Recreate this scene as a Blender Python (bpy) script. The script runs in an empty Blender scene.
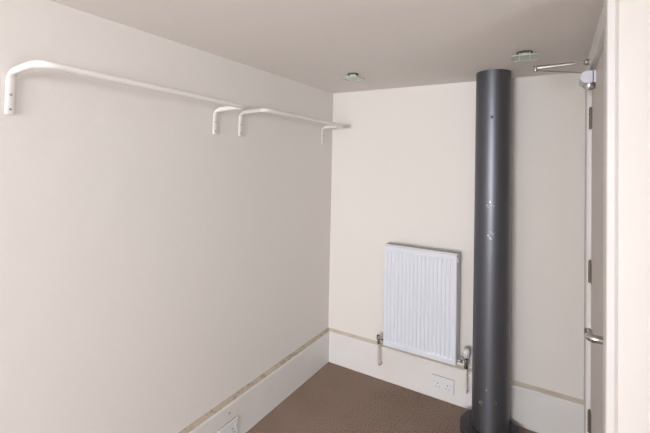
import bpy, bmesh, math, random
from mathutils import Vector, Matrix
random.seed(4)
S = bpy.context.scene
C = S.collection
PI = math.pi

# ------------------------------------------------------------------ camera
cam_d = bpy.data.cameras.new('camera')
cam = bpy.data.objects.new('camera', cam_d); C.objects.link(cam)
r_, u_, f_ = Vector((0.854103, 0.519656, 0.021586)), Vector((-0.005538, -0.032415, 0.999459)), Vector((-0.520075, 0.853760, 0.024808))
mw = Matrix.Identity(4)
for i in range(3):
    mw[i][0], mw[i][1], mw[i][2] = r_[i], u_[i], -f_[i]
mw.translation = Vector((1.60337, -2.74480, 1.62631))
cam.matrix_world = mw
cam_d.sensor_width = 36
cam_d.lens = 380.73 * 36 / 650
cam_d.shift_y = -64.1 / 650
cam_d.clip_start = 0.01
S.camera = cam

# ------------------------------------------------------------------ light
world = bpy.data.worlds.new('sky'); S.world = world
world.use_nodes = True
bg = world.node_tree.nodes['Background']
bg.inputs[0].default_value = (0.80, 0.90, 1.0, 1)
bg.inputs[1].default_value = 1.5
ld = bpy.data.lights.new('daylight', 'AREA')
ld.shape = 'RECTANGLE'; ld.size = 1.5; ld.size_y = 1.3
ld.energy = 292; ld.color = (0.95, 0.955, 1.0)
lo = bpy.data.objects.new('daylight', ld); C.objects.link(lo)
lo.location = (1.22, -7.02, 1.42)
lo.rotation_euler = (PI / 2, 0, 0)          # shines along +y, in through the far window
ls = bpy.data.lights.new('added_side_light', 'AREA')
ls.shape = 'RECTANGLE'; ls.size = 1.1; ls.size_y = 1.3
ls.energy = 44; ls.color = (0.95, 0.955, 1.0)
l2 = bpy.data.objects.new('added_side_light', ls); C.objects.link(l2)
l2.location = (3.62, -2.95, 1.42)
l2.rotation_euler = (PI / 2, 0, PI / 2)     # shines along -x, in through the side window; both added to brighten the left wall
S.view_settings.view_transform = 'Standard'
S.view_settings.look = 'None'
S.view_settings.gamma = 1
S.view_settings.use_curve_mapping = False
S.view_settings.exposure = 0.0

# ------------------------------------------------------------------ materials
def mat(name, col, rough=.5, metal=0, bump=None, var=None, spec=.5):
    """bump=(scale,strength,distance)  var=(scale,second colour,lo,hi)"""
    m = bpy.data.materials.new(name); m.use_nodes = True
    nt = m.node_tree; b = nt.nodes['Principled BSDF']
    b.inputs['Base Color'].default_value = (*col, 1)
    b.inputs['Roughness'].default_value = rough
    b.inputs['Metallic'].default_value = metal
    b.inputs['Specular IOR Level'].default_value = spec
    tc = nt.nodes.new('ShaderNodeTexCoord')
    if var:
        n = nt.nodes.new('ShaderNodeTexNoise'); n.inputs['Scale'].default_value = var[0]
        n.inputs['Detail'].default_value = 5
        r = nt.nodes.new('ShaderNodeValToRGB')
        r.color_ramp.elements[0].position = var[2]; r.color_ramp.elements[1].position = var[3]
        r.color_ramp.elements[0].color = (*col, 1); r.color_ramp.elements[1].color = (*var[1], 1)
        nt.links.new(tc.outputs['Object'], n.inputs['Vector'])
        nt.links.new(n.outputs['Fac'], r.inputs[0]); nt.links.new(r.outputs[0], b.inputs['Base Color'])
    if bump:
        n = nt.nodes.new('ShaderNodeTexNoise'); n.inputs['Scale'].default_value = bump[0]
        n.inputs['Detail'].default_value = 4
        bp = nt.nodes.new('ShaderNodeBump'); bp.inputs['Strength'].default_value = bump[1]
        bp.inputs['Distance'].default_value = bump[2]
        nt.links.new(tc.outputs['Object'], n.inputs['Vector'])
        nt.links.new(n.outputs['Fac'], bp.inputs['Height']); nt.links.new(bp.outputs[0], b.inputs['Normal'])
    return m

WALL = (.77, .732, .69)
M = {}
M['wall'] = mat('wall paint', WALL, .55, bump=(9, .25, .01), var=(1.1, (.77, .74, .705), .35, .7), spec=.35)
M['ceiling'] = mat('ceiling paint', (.83, .795, .755), .7, bump=(14, .2, .006), spec=.3)
M['gloss'] = mat('white gloss woodwork', (.76, .75, .74), .35, bump=(20, .1, .003), var=(3, (.74, .71, .67), .4, .75))
M['door'] = mat('cream door paint', (.62, .57, .52), .4, bump=(20, .1, .003))
M['kick'] = mat('grey kick plate', (.50, .465, .42), .35)
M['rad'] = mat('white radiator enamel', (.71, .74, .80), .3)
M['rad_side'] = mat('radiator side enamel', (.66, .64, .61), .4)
M['dark'] = mat('dark recess', (.03, .028, .026), .8)
M['plastic'] = mat('white plastic', (.74, .74, .76), .3)
M['plug'] = mat('plug hole black', (.01, .01, .01), .9)
M['dull_brown'] = mat('dull brown', (.30, .26, .21), .9)  # dull brown parts, and the painted shadow lines round the socket plates
M['chrome'] = mat('chrome', (.55, .54, .53), .22, 1)
M['steel'] = mat('brushed steel', (.42, .40, .37), .4, 1)
M['hinge'] = mat('worn dark hinge', (.20, .175, .15), .4, .7)
M['bronze'] = mat('tarnished brass', (.16, .10, .06), .45, .7)
M['enamel'] = mat('white rail enamel', (.80, .775, .74), .3)
M['rail_screw'] = mat('dull screw', (.38, .36, .34), .5, .6)
M['copper'] = mat('cream painted pipe', (.60, .51, .41), .45)
M['white_pipe'] = mat('white painted pipe', (.74, .70, .66), .4)
M['silver'] = mat('pale silver casing', (.66, .67, .74), .35, .25)
M['lamp'] = mat('lamp glass', (.75, .75, .70), .3)

# flue: dark graphite paint, chips and scratches showing pale metal
CHIPS = [(1.262, 1.40, .050, .60), (1.268, 1.215, .045, .60), (1.268, 1.30, .02, .62), (1.22, .222, .022, .55), (1.302, .245, .022, .58), (1.25, .31, .012, .55)]
def flue_mat():
    m = mat('graphite flue paint', (.135, .142, .16), .42, .85)
    nt = m.node_tree; b = nt.nodes['Principled BSDF']; L = nt.links.new
    tc = nt.nodes['Texture Coordinate']
    v = nt.nodes.new('ShaderNodeTexNoise'); v.inputs['Scale'].default_value = 95; v.inputs['Detail'].default_value = 2
    L(tc.outputs['Object'], v.inputs['Vector'])
    tot = None
    for x, z, rad, th in CHIPS:
        d = nt.nodes.new('ShaderNodeVectorMath'); d.operation = 'DISTANCE'
        d.inputs[1].default_value = (x - 1.2600, -.1, z); L(tc.outputs['Object'], d.inputs[0])
        a = nt.nodes.new('ShaderNodeMapRange'); a.inputs['From Min'].default_value = rad * .5; a.inputs['From Max'].default_value = rad
        a.inputs['To Min'].default_value = th; a.inputs['To Max'].default_value = 1.0
        L(d.outputs['Value'], a.inputs['Value'])
        g = nt.nodes.new('ShaderNodeMath'); g.operation = 'GREATER_THAN'; L(v.outputs['Fac'], g.inputs[0]); L(a.outputs[0], g.inputs[1])
        if tot is None: tot = g
        else:
            mx = nt.nodes.new('ShaderNodeMath'); mx.operation = 'MAXIMUM'; L(tot.outputs[0], mx.inputs[0]); L(g.outputs[0], mx.inputs[1]); tot = mx
    mx = nt.nodes.new('ShaderNodeMix'); mx.data_type = 'RGBA'
    mx.inputs['A'].default_value = (.135, .142, .16, 1); mx.inputs['B'].default_value = (.45, .45, .46, 1)
    L(tot.outputs[0], mx.inputs['Factor']); L(mx.outputs['Result'], b.inputs['Base Color'])
    n2 = nt.nodes.new('ShaderNodeTexNoise'); n2.inputs['Scale'].default_value = 30; L(tc.outputs['Object'], n2.inputs['Vector'])
    ad = nt.nodes.new('ShaderNodeMath'); ad.operation = 'MULTIPLY_ADD'; ad.inputs[1].default_value = .15; L(n2.outputs['Fac'], ad.inputs[0]); L(tot.outputs[0], ad.inputs[2])
    bp = nt.nodes.new('ShaderNodeBump'); bp.inputs['Strength'].default_value = .5; bp.inputs['Distance'].default_value = .002
    L(ad.outputs[0], bp.inputs['Height']); L(bp.outputs[0], b.inputs['Normal'])
    return m
M['flue'] = flue_mat()
M['flue_base'] = mat('graphite floor plate', (.045, .047, .055), .5, .3, bump=(40, .15, .003))

# carpet: brown ribbed loop pile
def carpet_mat():
    m = mat('brown ribbed carpet', (.2, .13, .1), .95, spec=.1)
    nt = m.node_tree; b = nt.nodes['Principled BSDF']; tc = nt.nodes['Texture Coordinate']
    mp = nt.nodes.new('ShaderNodeMapping'); mp.inputs['Rotation'].default_value = (0, 0, .02)
    nt.links.new(tc.outputs['Object'], mp.inputs['Vector'])
    w1 = nt.nodes.new('ShaderNodeTexWave'); w1.bands_direction = 'X'; w1.inputs['Scale'].default_value = 22; w1.inputs['Distortion'].default_value = .6
    w2 = nt.nodes.new('ShaderNodeTexWave'); w2.bands_direction = 'Y'; w2.inputs['Scale'].default_value = 22; w2.inputs['Distortion'].default_value = .6
    mul = nt.nodes.new('ShaderNodeMath'); mul.operation = 'MULTIPLY'
    for w in (w1, w2): nt.links.new(mp.outputs[0], w.inputs['Vector'])
    nt.links.new(w1.outputs['Fac'], mul.inputs[0]); nt.links.new(w2.outputs['Fac'], mul.inputs[1])
    n = nt.nodes.new('ShaderNodeTexNoise'); n.inputs['Scale'].default_value = 3.0; n.inputs['Detail'].default_value = 6
    nt.links.new(tc.outputs['Object'], n.inputs['Vector'])
    r = nt.nodes.new('ShaderNodeValToRGB')
    r.color_ramp.elements[0].position = .3; r.color_ramp.elements[1].position = .7
    r.color_ramp.elements[0].color = (.25, .175, .13, 1); r.color_ramp.elements[1].color = (.30, .22, .175, 1)
    nt.links.new(n.outputs['Fac'], r.inputs[0])
    mx = nt.nodes.new('ShaderNodeMix'); mx.data_type = 'RGBA'; mx.blend_type = 'MIX'
    mx.inputs['B'].default_value = (.36, .27, .22, 1)
    nt.links.new(r.outputs[0], mx.inputs['A'])
    sc = nt.nodes.new('ShaderNodeMath'); sc.operation = 'MULTIPLY'; sc.inputs[1].default_value = .7
    nt.links.new(mul.outputs[0], sc.inputs[0]); nt.links.new(sc.outputs[0], mx.inputs['Factor'])
    sp = nt.nodes.new('ShaderNodeTexNoise'); sp.inputs['Scale'].default_value = 130; sp.inputs['Detail'].default_value = 3
    nt.links.new(tc.outputs['Object'], sp.inputs['Vector'])
    s2 = nt.nodes.new('ShaderNodeMapRange'); s2.inputs['From Min'].default_value = .35; s2.inputs['From Max'].default_value = .65
    s2.inputs['To Min'].default_value = .6; s2.inputs['To Max'].default_value = 1.4
    nt.links.new(sp.outputs['Fac'], s2.inputs['Value'])
    vm = nt.nodes.new('ShaderNodeVectorMath'); vm.operation = 'SCALE'
    nt.links.new(mx.outputs['Result'], vm.inputs[0]); nt.links.new(s2.outputs[0], vm.inputs['Scale'])
    nt.links.new(vm.outputs[0], b.inputs['Base Color'])
    bp = nt.nodes.new('ShaderNodeBump'); bp.inputs['Strength'].default_value = .7; bp.inputs['Distance'].default_value = .004
    nt.links.new(mul.outputs[0], bp.inputs['Height']); nt.links.new(bp.outputs[0], b.inputs['Normal'])
    return m
M['carpet'] = carpet_mat()

# skirting top moulding: gloss with brown dust lying on it (speckled)
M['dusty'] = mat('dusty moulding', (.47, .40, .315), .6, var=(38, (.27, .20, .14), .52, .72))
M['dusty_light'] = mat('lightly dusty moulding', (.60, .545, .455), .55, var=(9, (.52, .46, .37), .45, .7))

def glass_mat():
    m = bpy.data.materials.new('window glass'); m.use_nodes = True; nt = m.node_tree
    nt.nodes.remove(nt.nodes['Principled BSDF'])
    t = nt.nodes.new('ShaderNodeBsdfTransparent'); g = nt.nodes.new('ShaderNodeBsdfGlossy'); g.inputs['Roughness'].default_value = .02
    mx = nt.nodes.new('ShaderNodeMixShader'); mx.inputs[0].default_value = .06
    nt.links.new(t.outputs[0], mx.inputs[1]); nt.links.new(g.outputs[0], mx.inputs[2])
    nt.links.new(mx.outputs[0], nt.nodes['Material Output'].inputs[0])
    return m
M['pane'] = glass_mat()
def green_glass():
    m = bpy.data.materials.new('green tinted glass'); m.use_nodes = True; nt = m.node_tree
    nt.nodes.remove(nt.nodes['Principled BSDF'])
    t = nt.nodes.new('ShaderNodeBsdfTransparent'); t.inputs[0].default_value = (.93, .975, .945, 1)
    g = nt.nodes.new('ShaderNodeBsdfGlossy'); g.inputs['Roughness'].default_value = .05
    mx = nt.nodes.new('ShaderNodeMixShader'); mx.inputs[0].default_value = .12
    nt.links.new(t.outputs[0], mx.inputs[1]); nt.links.new(g.outputs[0], mx.inputs[2])
    nt.links.new(mx.outputs[0], nt.nodes['Material Output'].inputs[0])
    return m
M['tint'] = green_glass()
M['tint_edge'] = mat('green glass edge', (.45, .53, .47), .3)
M['gunmetal'] = mat('dark metal ring', (.10, .105, .09), .4, .6)

# ------------------------------------------------------------------ helpers
def nb(): return bmesh.new()

def box(bm, x0, x1, y0, y1, z0, z1, bev=0, seg=2):
    r = bmesh.ops.create_cube(bm, size=1)
    vs = r['verts']
    for v in vs:
        v.co = Vector(((x0 + x1) / 2 + v.co.x * (x1 - x0), (y0 + y1) / 2 + v.co.y * (y1 - y0), (z0 + z1) / 2 + v.co.z * (z1 - z0)))
    if bev:
        es = list({e for v in vs for e in v.link_edges})
        bmesh.ops.bevel(bm, geom=es, offset=bev, segments=seg, affect='EDGES', profile=.5)
    return bm

def cyl(bm, p0, p1, r0, r1=None, n=24, bev=0):
    r1 = r0 if r1 is None else r1
    p0, p1 = Vector(p0), Vector(p1); d = p1 - p0
    q = d.to_track_quat('Z', 'Y').to_matrix().to_4x4()
    r = bmesh.ops.create_cone(bm, cap_ends=True, segments=n, radius1=r0, radius2=r1, depth=d.length,
                              matrix=Matrix.Translation((p0 + p1) / 2) @ q)
    if bev:
        es = [e for e in {e for v in r['verts'] for e in v.link_edges} if any(len(f.verts) > 4 for f in e.link_faces)]
        bmesh.ops.bevel(bm, geom=es, offset=bev, segments=2, affect='EDGES', profile=.5)
    return bm

def lathe(bm, c, prof, axis=(0, 0, 1), n=32):
    """prof = [(radius, height along axis)...] about point c"""
    q = Vector(axis).to_track_quat('Z', 'Y').to_matrix()
    rings = []
    for (r, h) in prof:
        ring = [bm.verts.new(Vector(c) + q @ Vector((r * math.cos(2 * PI * i / n), r * math.sin(2 * PI * i / n), h))) for i in range(n)]
        rings.append(ring)
    for a, b in zip(rings, rings[1:]):
        for i in range(n):
            bm.faces.new((a[i], a[(i + 1) % n], b[(i + 1) % n], b[i]))
    if prof[0][0] > 1e-4: bm.faces.new(list(reversed(rings[0])))
    if prof[-1][0] > 1e-4: bm.faces.new(rings[-1])
    return bm

def sweep(bm, pts, sides, n=16, side0=(0, 1, 0)):
    """tube through pts; sides = [(half width, half thickness)] per point"""
    pts = [Vector(p) for p in pts]
    T = []
    for i in range(len(pts)):
        a = pts[max(i - 1, 0)]; b = pts[min(i + 1, len(pts) - 1)]
        T.append((b - a).normalized())
    s = Vector(side0); s = (s - T[0] * s.dot(T[0])).normalized()
    rings = []
    for i, p in enumerate(pts):
        if i:
            q = T[i - 1].rotation_difference(T[i]); s = q @ s
            s = (s - T[i] * s.dot(T[i])).normalized()
        t = T[i].cross(s)
        w, h = sides[i] if isinstance(sides, list) else (sides, sides)
        rings.append([bm.verts.new(p + s * w * math.cos(2 * PI * k / n) + t * h * math.sin(2 * PI * k / n)) for k in range(n)])
    for a, b in zip(rings, rings[1:]):
        for k in range(n):
            bm.faces.new((a[k], a[(k + 1) % n], b[(k + 1) % n], b[k]))
    bm.faces.new(list(reversed(rings[0]))); bm.faces.new(rings[-1])
    return bm

def extrude(bm, poly, axis, a, b):
    """extrude a closed 2-D polygon along axis 'x' or 'y' or 'z' from a to b"""
    def P(u, v, w):
        return {'x': (w, u, v), 'y': (u, w, v), 'z': (u, v, w)}[axis]
    A = [bm.verts.new(P(u, v, a)) for u, v in poly]; B = [bm.verts.new(P(u, v, b)) for u, v in poly]
    n = len(poly)
    for i in range(n): bm.faces.new((A[i], A[(i + 1) % n], B[(i + 1) % n], B[i]))
    bm.faces.new(list(reversed(A))); bm.faces.new(B)
    return bm

def obj(name, bm, m, parent=None, origin=(0, 0, 0), smooth=False):
    """link ONE mesh; verts are given in world space, origin is the thing's base point"""
    bmesh.ops.recalc_face_normals(bm, faces=bm.faces[:])
    if parent is not None: origin = parent['_o']
    O = Vector(origin)
    for v in bm.verts: v.co -= O
    me = bpy.data.meshes.new(name); bm.to_mesh(me); bm.free()
    for x in (m if isinstance(m, list) else [m]): me.materials.append(x)
    if smooth:
        for p in me.polygons: p.use_smooth = True
        me.set_sharp_from_angle(angle=math.radians(40))
    o = bpy.data.objects.new(name, me); C.objects.link(o)
    if parent is None: o.location = O
    else: o.parent = parent
    o['_o'] = tuple(origin)
    return o

def thing(name, loc, label, cat, group=None):
    o = bpy.data.objects.new(name, None); C.objects.link(o); o.location = loc; o.empty_display_size = .05
    o['_o'] = tuple(loc); o['label'] = label; o['category'] = cat
    if group: o['group'] = group
    return o
def tag(o, label, cat, group=None):
    o['label'] = label; o['category'] = cat
    if group: o['group'] = group
    return o
def struct(name, bm, m, label=None, smooth=False):
    o = obj(name, bm, m, smooth=smooth); o['kind'] = 'structure'
    if label: o['label'] = label
    return o

# ------------------------------------------------------------------ room shell
W, H, D = 1.746, 2.2, -6.8
struct('floor', box(nb(), -.1, 3.5, D - .1, .1, -.1, 0), M['carpet'], 'brown ribbed carpet floor')
struct('ceiling', box(nb(), -.1, 3.5, D - .1, .1, H, H + .1), M['ceiling'], 'plain cream ceiling')
struct('wall_left', box(nb(), -.1, 0, D - .1, .1, 0, H), M['wall'], 'long cream wall with the clothes rails')
struct('wall_back', box(nb(), 0, W, 0, .1, 0, H), M['wall'], 'cream wall behind the radiator and flue')
# right wall with the door opening (y -.50 .. -1.28, z 0 .. 2.075)
W2 = 3.4                                   # the room widens to the right in front of the door recess
bm = nb()
box(bm, W, W + .1, -.50, .1, 0, H)
box(bm, W, W + .1, -1.355, -1.28, 0, H)
box(bm, W, W + .1, -1.28, -.50, 2.075, H)
struct('wall_right', bm, M['wall'], 'cream wall with the door in it')
bm = nb(); box(bm, W + .010, W2 + .1, -1.36, -1.28, 0, H)
struct('wall_pier', bm, M['wall'], 'cream wall beside the door recess, facing the viewer')
struct('wall_added_block', box(nb(), 1.53, W2, -3.66, -3.56, 0, H), M['wall'], 'added wall piece behind the viewer, keeps window light off the pier')  # unseen wall added to hold some window light back from the pier
sy0, sy1 = -3.52, -2.38
bm = nb()
box(bm, W2, W2 + .1, D - .1, sy0, 0, H); box(bm, W2, W2 + .1, sy1, -1.28, 0, H)
box(bm, W2, W2 + .1, sy0, sy1, 0, .78); box(bm, W2, W2 + .1, sy0, sy1, 2.06, H)
struct('wall_side', bm, M['wall'], 'far right wall of the room')
bm = nb()
for a in ((sy0, sy0 + .05), (sy1 - .05, sy1), (-2.97, -2.93)): box(bm, W2 + .03, W2 + .07, a[0], a[1], .78, 2.06, .004)
for a in ((.78, .83), (2.01, 2.06)): box(bm, W2 + .03, W2 + .07, sy0 + .05, sy1 - .05, a[0], a[1], .004)
win = struct('window_added', bm, M['gloss'], 'added white framed side window, out of view')  # unseen window, added so side light brightens the left wall
obj('window_pane', box(nb(), W2 + .047, W2 + .053, sy0 + .05, sy1 - .05, .83, 2.01), M['pane'], win)
# front wall, behind the camera, with the window the daylight comes through
wx0, wx1, wz0, wz1 = .40, 2.04, .78, 2.06
bm = nb()
box(bm, 0, wx0, D - .1, D, 0, H); box(bm, wx1, W2, D - .1, D, 0, H)
box(bm, wx0, wx1, D - .1, D, 0, wz0); box(bm, wx0, wx1, D - .1, D, wz1, H)
struct('wall_front', bm, M['wall'], 'wall with the window')
bm = nb()
for a in ((wx0, wx0 + .05), (wx1 - .05, wx1), (1.20, 1.24)): box(bm, a[0], a[1], D - .07, D - .03, wz0, wz1, .004)
for a in ((wz0, wz0 + .05), (wz1 - .05, wz1)): box(bm, wx0 + .05, wx1 - .05, D - .07, D - .03, a[0], a[1], .004)
win = struct('window_1', bm, M['gloss'], 'white framed window')
obj('window_pane', box(nb(), wx0 + .05, wx1 - .05, D - .053, D - .047, wz0 + .05, wz1 - .05), M['pane'], win)

# skirting boards: (distance from wall, height) profile
def skirt_poly():
    return [(0, 0), (.0265, 0), (.0265, .232), (.0235, .235), (.0235, .239), (.0265, .2405), (.0265, .2425), (.024, .2445)] , \
           [(.0, .2445), (.024, .2445), (.018, .250), (.006, .2585), (.003, .262), (0, .262)]
lo_p, hi_p = skirt_poly()
lo_p = lo_p + [(0, .2445)]
bm = extrude(nb(), [(x, z) for x, z in lo_p], 'y', D, 0)
bl = struct('baseboard_left', bm, M['gloss'], 'deep white skirting board below the clothes rails')
bm = extrude(nb(), [(x, z) for x, z in hi_p], 'y', D, 0)
obj('moulding', bm, M['dusty'], bl)['label'] = 'dust speckled top moulding'
bm = extrude(nb(), [(-x, z) for x, z in lo_p], 'x', .0265, W)
bb = struct('baseboard_back', bm, M['gloss'], 'deep white skirting board below the radiator')
bm = extrude(nb(), [(-x, z) for x, z in hi_p], 'x', .02, W)
obj('moulding', bm, M['dusty_light'], bb)['label'] = 'beige top moulding'

# ------------------------------------------------------------------ door in the right wall
AX = W - .018
def arch_poly(y0, y1, X=AX):      # (x, y) outline, rounded towards the room
    return [(W, y0), (X + .003, y0), (X, y0 + (.003 if y1 > y0 else -.003)), (X, y1 - (.003 if y1 > y0 else -.003)), (X + .003, y1), (W, y1)]
bm = nb()
extrude(bm, arch_poly(-.425, -.497), 'z', 0, 2.078)
box(bm, AX, W, -1.283, -.425, 2.078, 2.15, .003)
struct('trim_1', bm, M['gloss'], 'white door architrave beside the back wall and over the door')
# near side: slim upright whose lit edge faces the viewer, with a quirk before the plaster
bm = nb()
extrude(bm, [(W, -1.285), (AX + .003, -1.285), (AX - .001, -1.289), (AX - .001, -1.364), (AX + .002, -1.367), (W + .0005, -1.367), (W + .002, -1.365), (W + .002, -1.352), (W, -1.352)], 'z', 0, H)
struct('trim_2', bm, M['gloss'], 'white door architrave nearest the viewer')
bm = nb()
box(bm, W, W + .1, -.508, -.4995, 0, 2.068); box(bm, W, W + .1, -1.2805, -1.272, 0, 2.068); box(bm, W, W + .1, -1.2805, -.4995, 2.068, 2.0755)
struct('trim_3', bm, M['gloss'], 'door lining')
dr = struct('door_1', box(nb(), W + .001, W + .041, -1.270, -.510, .008, 2.064, .002), M['door'], 'flat cream flush door with steel lever handle')
for z in (1.862, 1.126, .42):
    bm = nb()
    for k in range(5):
        z0 = z - .05 + k * .0202
        cyl(bm, (W - .004, -.507, z0), (W - .004, -.507, z0 + .0185), .0068, n=14, bev=.001)
    cyl(bm, (W - .004, -.507, z - .05), (W - .004, -.507, z + .05), .005, n=12)
    lathe(bm, (W - .004, -.507, z + .05), [(.0055, 0), (.0055, .004), (.003, .008), (.0001, .009)], n=12)
    box(bm, W - .0008, W + .001, -.545, -.507, z - .05, z + .05)
    obj('hinge', bm, M['hinge'], dr, smooth=True)
# lever handle
hy, hz = -1.205, 1.067
h = obj('handle', lathe(nb(), (W + .001, hy, hz), [(.026, 0), (.026, .006), (.024, .009), (.012, .010), (.012, .012)], axis=(-1, 0, 0)), M['chrome'], dr, smooth=True)
pts = [(W - .006, hy, hz)]
pts += [(W - .026, hy, hz)]
for k in range(7):
    a = k / 6 * PI / 2
    pts.append((W - .032 - .016 * math.sin(a), hy + .016 - .016 * math.cos(a), hz))
pts += [(W - .048, hy + .035, hz), (W - .048, hy + .055, hz + .001)]
obj('lever', sweep(nb(), pts, .0125, side0=(0, 0, 1)), M['chrome'], h, smooth=True)
# door closer: casing on the leaf, folding arm up to the frame head
cl = [(W + .001, 1.9980), (W + .001, 2.0500), (W - .036, 2.0500), (W - .046, 2.0460), (W - .054, 2.0360), (W - .056, 2.0240), (W - .054, 2.0120), (W - .046, 2.0020), (W - .036, 1.9980)]
bm = extrude(nb(), cl, 'y', -.60, -.735)
clo = obj('door_closer', bm, M['silver'], dr, smooth=True)
obj('casing_joint', box(nb(), W - .011, W - .008, -.737, -.598, 1.9975, 2.0505), M['dark'], clo)
obj('valve_cap', lathe(nb(), (W - .021, -.69, 1.9990), [(.0225, 0), (.0225, -.008), (.021, -.016), (.018, -.024), (.0001, -.028)], n=24), M['chrome'], clo, smooth=True)
EL = Vector((1.513, -.66, 2.099))
bm = nb()
p1 = Vector((W - .028, -.62, 2.060))
cyl(bm, (p1.x, p1.y, 2.050), (p1.x, p1.y, 2.068), .010, n=16)
sweep(bm, [p1 + Vector((0, 0, .004)), EL + Vector((0, 0, -.010))], [(.008, .0025)] * 2, side0=(0, 1, 0), n=8)
cyl(bm, EL + Vector((0, 0, -.016)), EL + Vector((0, 0, .012)), .0095, n=16, bev=.001)
obj('lower_arm', bm, M['steel'], clo, smooth=True)
bm = nb()
p2 = Vector((W - .028, -.655, 2.107))
mid = p2.lerp(EL, .25)
sweep(bm, [EL + Vector((-.008, 0, .002)), mid], [(.006, .012), (.005, .008)], n=10)
sweep(bm, [mid, p2], .0035, n=10)
lathe(bm, p2, [(.0001, -.013), (.007, -.0125), (.0125, -.006), (.0135, 0), (.0125, .006), (.007, .0125), (.0001, .013)], n=20)
box(bm, p2.x + .006, W - .017, p2.y - .012, p2.y + .012, p2.z - .010, p2.z + .012, .002)
obj('upper_arm', bm, M['steel'], clo, smooth=True)

# ------------------------------------------------------------------ flue pipe
fx, fy = 1.2650, -.2
fl = thing('flue_pipe', (fx, fy, 0), 'tall dark grey metal flue pipe running from floor to ceiling', 'pipe')
prof = [(.103, .04), (.1045, .05), (.104, .052), (.1015, 1.0), (.1, 2.19), (.1, H)]
prof[2] = (.104, .052)
obj('pipe', lathe(nb(), (fx, fy, 0), prof, n=64), M['flue'], fl, smooth=True)
obj('floor_plate', lathe(nb(), (fx, fy, 0), [(.171, 0), (.171, .036), (.165, .043), (.1, .050)], n=64), M['flue_base'], fl, smooth=True)
# small rivet and dent lumps on the camera-facing side
bm = nb()
for a, z in ((-86, 1.915),):
    a = math.radians(a)
    p = Vector((fx + .0985 * math.cos(a), fy + .0985 * math.sin(a), z))
    lathe(bm, p, [(.009, -.003), (.008, .002), (.0045, .005), (.0001, .0055)], axis=(math.cos(a), math.sin(a), 0), n=14)
obj('rivet', bm, M['flue'], fl, smooth=True)
# ------------------------------------------------------------------ radiator
rx0, rx1, rz0, rz1, ry0, ry1 = .535, 1.047, .308, 1.029, -.130, -.030
rd = thing('radiator', ((rx0 + rx1) / 2, ry1, rz0), 'white fluted panel radiator on the back wall beside the flue pipe', 'radiator')
bm = nb()
n_f = 17; m_ = .022; pw = (rx1 - rx0 - 2 * m_) / n_f
def fl_depth(t):               # profile of one flute, 0..1
    return [(0, 0), (.13, 0), (.28, .0045), (.72, .0045), (.87, 0)]
xs = [(rx0, ry0 + .006)] + [(rx0 + .004, ry0)]
for k in range(n_f):
    for t, d in fl_depth(0): xs.append((rx0 + m_ + (k + t) * pw, ry0 + d))
xs += [(rx1 - m_, ry0), (rx1 - .004, ry0), (rx1, ry0 + .006)]
zs = [(rz0, .006), (rz0 + .004, 0), (rz0 + .032, 0), (rz0 + .046, 1), (rz1 - .046, 1), (rz1 - .032, 0), (rz1 - .004, 0), (rz1, .006)]
grid = []
for z, f in zs:
    row = []
    for i, (x, y) in enumerate(xs):
        d = y - ry0
        if 1 < i < len(xs) - 2: yy = ry0 + (d if f == 1 else (f if f < 1 else 0))
        else: yy = ry0 + max(d, f if f < 1 else 0)
        row.append(bm.verts.new((x, yy, z)))
    grid.append(row)
for a, b in zip(grid, grid[1:]):
    for i in range(len(xs) - 1): bm.faces.new((a[i], a[i + 1], b[i + 1], b[i]))
# back skin closing the panel
bk = [[bm.verts.new((x, ry0 + .014, z)) for x in (rx0, rx1)] for z in (rz0, rz1)]
bm.faces.new((bk[0][0], bk[1][0], bk[1][1], bk[0][1]))
bm.faces.new([g[0] for g in grid] + [bk[1][0], bk[0][0]])
bm.faces.new([g[-1] for g in grid] + [bk[1][1], bk[0][1]])
bm.faces.new(grid[0] + [bk[0][1], bk[0][0]]); bm.faces.new(grid[-1] + [bk[1][1], bk[1][0]])
obj('front_panel', bm, M['rad'], rd)
obj('back_panel', box(nb(), rx0 + .004, rx1 - .004, ry1 - .014, ry1, rz0, rz1 - .006, .003), M['rad'], rd)
for x in (rx0, rx1):
    s = 1 if x == rx1 else -1
    bm = nb(); box(bm, min(x, x - s * .004), max(x, x - s * .004), ry0 + .010, ry1, rz0 + .006, rz1 + .007, .0015)
    obj('side_cover', bm, M['rad_side'], rd)
bm = nb(); x = rx0 + .006
box(bm, rx0 + .003, rx1 - .003, ry0 + .012, ry0 + .017, rz1 - .004, rz1 + .008); box(bm, rx0 + .003, rx1 - .003, ry1 - .006, ry1 - .001, rz1 - .004, rz1 + .008)
while x < rx1 - .008:
    box(bm, x, x + .0045, ry0 + .013, ry1 - .003, rz1 - .002, rz1 + .007); x += .0125
obj('top_grille', bm, M['rad_side'], rd)
# convector fins seen through the grille
bm = nb(); pts = []
x = rx0 + .02; k = 0
while x < rx1 - .02:
    pts.append((x, ry0 + (.02 if k % 4 in (0, 3) else .055))); x += .0075; k += 1
for (a, b) in zip(pts, pts[1:]):
    vs = [bm.verts.new((a[0], a[1], rz0 + .03)), bm.verts.new((b[0], b[1], rz0 + .03)), bm.verts.new((b[0], b[1], rz1 - .03)), bm.verts.new((a[0], a[1], rz1 - .03))]
    bm.faces.new(vs)
bmesh.ops.remove_doubles(bm, verts=bm.verts[:], dist=.0001)
obj('convector_fin', bm, M['dull_brown'], rd)
bm = nb(); zc = rz1 - .036
box(bm, rx1 - .001, rx1 + .006, -.118, -.094, zc - .014, zc + .014, .002)
vent = obj('air_vent', bm, M['plastic'], rd)
obj('vent_plug', cyl(nb(), (rx1 + .004, -.106, zc), (rx1 + .009, -.106, zc), .0075, n=12), M['bronze'], vent)
for x in (rx0 + .10, rx1 - .10):
    bm = nb(); box(bm, x - .015, x + .015, ry1, -.001, rz0 + .06, rz1 - .08)
    obj('wall_bracket', bm, M['rad_side'], rd)
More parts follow.
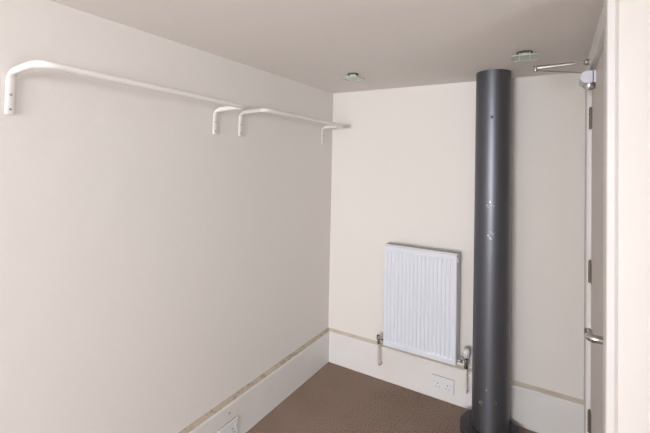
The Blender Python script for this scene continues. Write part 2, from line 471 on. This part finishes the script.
# valves: plain one on the left, thermostatic one on the right
vy = -.085
bm = nb(); cyl(bm, (rx0 + .004, vy, .330), (.492, vy, .330), .008, n=16); cyl(bm, (.508, vy, .330), (.524, vy, .330), .0135, n=6)
cyl(bm, (.484, vy, .298), (.484, vy, .345), .0105, n=16, bev=.001); cyl(bm, (.484, vy, .290), (.484, vy, .308), .0135, n=6)
lv = obj('lockshield_valve', bm, M['chrome'], rd, smooth=True)
obj('valve_spindle', box(nb(), .470, .489, vy - .008, vy + .010, .318, .352, .003), M['bronze'], lv)
def pipe_down(x, m):
    pts = [(x, vy, .30), (x, vy, .165)]
    for k in range(1, 7):
        a = k / 6 * PI / 2
        pts.append((x + .004 * math.sin(a), vy + .024 * (1 - math.cos(a)), .15 - .024 * math.sin(a)))
    pts.append((x + .004, -.022, .126))
    p = obj('supply_pipe', sweep(nb(), pts, .0068, side0=(1, 0, 0)), m, rd, smooth=True)
    return p
pipe_down(.484, M['copper']); pipe_down(1.102, M['white_pipe'])
bm = nb(); cyl(bm, (rx1 - .004, vy, .330), (1.096, vy, .330), .0085, n=16); cyl(bm, (1.066, vy, .330), (1.082, vy, .330), .0135, n=6)
cyl(bm, (1.102, vy, .302), (1.102, vy, .352), .0115, n=16, bev=.001); cyl(bm, (1.102, vy, .292), (1.102, vy, .312), .014, n=6)
cyl(bm, (1.102, vy, .350), (1.102, vy, .366), .0155, n=20)
tv = obj('thermostatic_valve', bm, M['chrome'], rd, smooth=True)
bm = nb(); lathe(bm, (1.102, vy, .362), [(.013, 0), (.0195, .005), (.0225, .016), (.0225, .040), (.020, .050), (.013, .057), (.0001, .059)], n=32)
hd = obj('thermostat_head', bm, M['plastic'], tv, smooth=True)
bm = nb()
for k in range(10):
    a = k / 10 * 2 * PI + .2
    p = Vector((1.102 + .0222 * math.cos(a), vy + .0222 * math.sin(a), .382))
    box(bm, p.x - .0015, p.x + .0015, p.y - .0015, p.y + .0015, .372, .396)
obj('grip_slot', bm, M['dull_brown'], tv)

# ------------------------------------------------------------------ twin power sockets
def socket(cx, z0, wall, label):
    """wall 'back': faces -y ; 'left': faces +x. (u along the board as seen, w out of it)"""
    w, hgt = .148, .098
    base = (cx, -.0265, z0) if wall == 'back' else (.0265, cx, z0)
    def bx(bm, u0, u1, v0, v1, o0, o1, bev=0):
        if wall == 'back': return box(bm, cx + u0, cx + u1, -.0265 - o1, -.0265 - o0, z0 + v0, z0 + v1, bev)
        return box(bm, .0265 + o0, .0265 + o1, cx + u0, cx + u1, z0 + v0, z0 + v1, bev)
    t = thing('power_socket', base, label, 'socket')
    obj('plate_shadow', bx(nb(), -w / 2 + .001, w / 2 + .0022, .001, hgt + .0022, 0, .0018), M['dull_brown'], t)  # thin dark sheet, paints the shadow along the plate's top and right edges
    obj('faceplate', bx(nb(), -w / 2, w / 2, 0, hgt, .001, .0075, .003), M['plastic'], t)
    for s in (-1, 1):
        c = s * .033
        obj('pin_slot', bx(nb(), c - .002, c + .002, .047, .056, .0065, .0082), M['plug'], t)
        for d in (-1, 1): obj('pin_slot', bx(nb(), c + d * .011 - .0032, c + d * .011 + .0032, .026, .0298, .0065, .0082), M['plug'], t)
        sw = obj('rocker_switch', bx(nb(), s * .058 - .005, s * .058 + .005, .044, .064, .0065, .0105, .0015), M['plastic'], t)
        obj('switch_mark', bx(nb(), s * .058 - .002, s * .058 + .002, .0575, .061, .0100, .0109), M['dull_brown'], sw)
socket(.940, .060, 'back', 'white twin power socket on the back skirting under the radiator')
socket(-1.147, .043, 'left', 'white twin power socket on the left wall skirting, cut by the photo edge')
s = obj('screw', lathe(nb(), (.0262, -1.136, .192), [(.0062, 0), (.0062, .0015), (.004, .003), (.0001, .0034)], axis=(1, 0, 0), n=14), M['rail_screw'], origin=(.0262, -1.136, .192), smooth=True)
tag(s, 'small dull screw head in the left skirting above the socket', 'screw')

# ------------------------------------------------------------------ clothes rails on the left wall
def rail(ya, yb, zb, P, za, zc, label):
    t = thing('clothes_rail', (0, (ya + yb) / 2, zb), label, 'clothes rail', 'wall mounted clothes rails')
    def leg(y, s, zt):          # from the wall plate foot up and out, then along the wall (s = direction)
        a = []; sz = []
        for z in (zb, zb + .002, zb + .02, zb + .06, zb + .09):
            a.append((.0065, y, z)); sz.append((.0145, .0048))
        sz[0] = (.010, .003)
        R = .027
        for k in range(1, 8):
            q = k / 7 * PI / 2; f = k / 7
            a.append((.0065 + .006 * f + R * (1 - math.cos(q)), y, zt - .006 - R + R * math.sin(q)))
            sz.append((.0145 + (.0124 - .0145) * f, .0048 + (.0124 - .0048) * f))
        n = len(a)
        a.append((.10, y, zt - .002)); sz.append((.0124, .0124))
        R2 = .045 if s > 0 else .024
        for k in range(0, 9):
            q = k / 8 * PI / 2
            a.append((P - R2 + R2 * math.sin(q), y + s * R2 * (1 - math.cos(q)), zt)); sz.append((.0124, .0124))
        return a, sz, n
    A, sa, n = leg(ya, 1, za); B, sb, _ = leg(yb, -1, zc)
    mid = [((P), ya + (yb - ya) * f, za + (zc - za) * f) for f in (.3, .5, .7)]
    full = A + mid + B[::-1]; fs = sa + [(.0124, .0124)] * 3 + sb[::-1]
    # the flattened wall plates are their own parts, the round tube the rest
    obj('wall_plate', sweep(nb(), A[:6], sa[:6], n=20), M['enamel'], t, smooth=True)
    obj('wall_plate', sweep(nb(), B[:6], sb[:6], n=20), M['enamel'], t, smooth=True)
    obj('tube', sweep(nb(), full[5:-5], fs[5:-5], n=20), M['enamel'], t, smooth=True)
    for y in (ya, yb):
        for z in (zb + .018, zb + .068):
            obj('screw', lathe(nb(), (.0105, y, z), [(.0042, 0), (.0042, .0012), (.0025, .0022), (.0001, .0024)], axis=(1, 0, 0), n=14), M['rail_screw'], t, smooth=True)
rail(-2.199, -1.284, 1.764, .213, 1.918, 1.904, 'white tubular clothes rail on the left wall, the one farther from the room corner')
rail(-1.09, -.168, 1.766, .193, 1.913, 1.907, 'white tubular clothes rail on the left wall, the one ending beside the room corner')

# ------------------------------------------------------------------ ceiling downlights with glass plates
def downlight(x, y, label, rz):
    t = thing('downlight', (x, y, H), label, 'light', 'ceiling downlights')
    obj('housing', lathe(nb(), (x, y, H), [(.036, 0), (.036, -.007), (.030, -.009), (.027, -.004), (.0265, -.001)], n=32), M['gunmetal'], t, smooth=True)
    obj('lamp', lathe(nb(), (x, y, H), [(.024, -.0012), (.024, -.006), (.018, -.013), (.008, -.016), (.0001, -.0165)], n=24), M['lamp'], t, smooth=True)
    bm = nb(); hs = .060
    c, s = math.cos(rz), math.sin(rz)
    pts = []
    for k, (sx, sy) in enumerate(((1, 1), (-1, 1), (-1, -1), (1, -1))):
        for j in range(5):
            a = k * PI / 2 + j / 4 * PI / 2
            u = sx * (hs - .012) + .012 * math.cos(a); v = sy * (hs - .012) + .012 * math.sin(a)
            pts.append((x + u * c - v * s, y + u * s + v * c))
    extrude(bm, pts, 'z', H - .031, H - .026)
    g = obj('glass_plate', bm, [M['tint'], M['tint_edge']], t)
    for p in g.data.polygons:
        if abs(p.normal.z) < .5: p.material_index = 1
    for sx, sy in ((1, 1), (-1, 1), (-1, -1), (1, -1)):
        u, v = sx * .024, sy * .024
        px, py = x + u * c - v * s, y + u * s + v * c
        obj('standoff', cyl(nb(), (px, py, H - .006), (px, py, H - .033), .0022, n=10), M['lamp'], t)
downlight(.468, -.555, 'small ceiling downlight with square glass plate near the room corner', 0)
downlight(1.462, -.60, 'small ceiling downlight with square glass plate above the flue pipe and door closer', .06)

for o in bpy.data.objects:
    if '_o' in o: del o['_o']
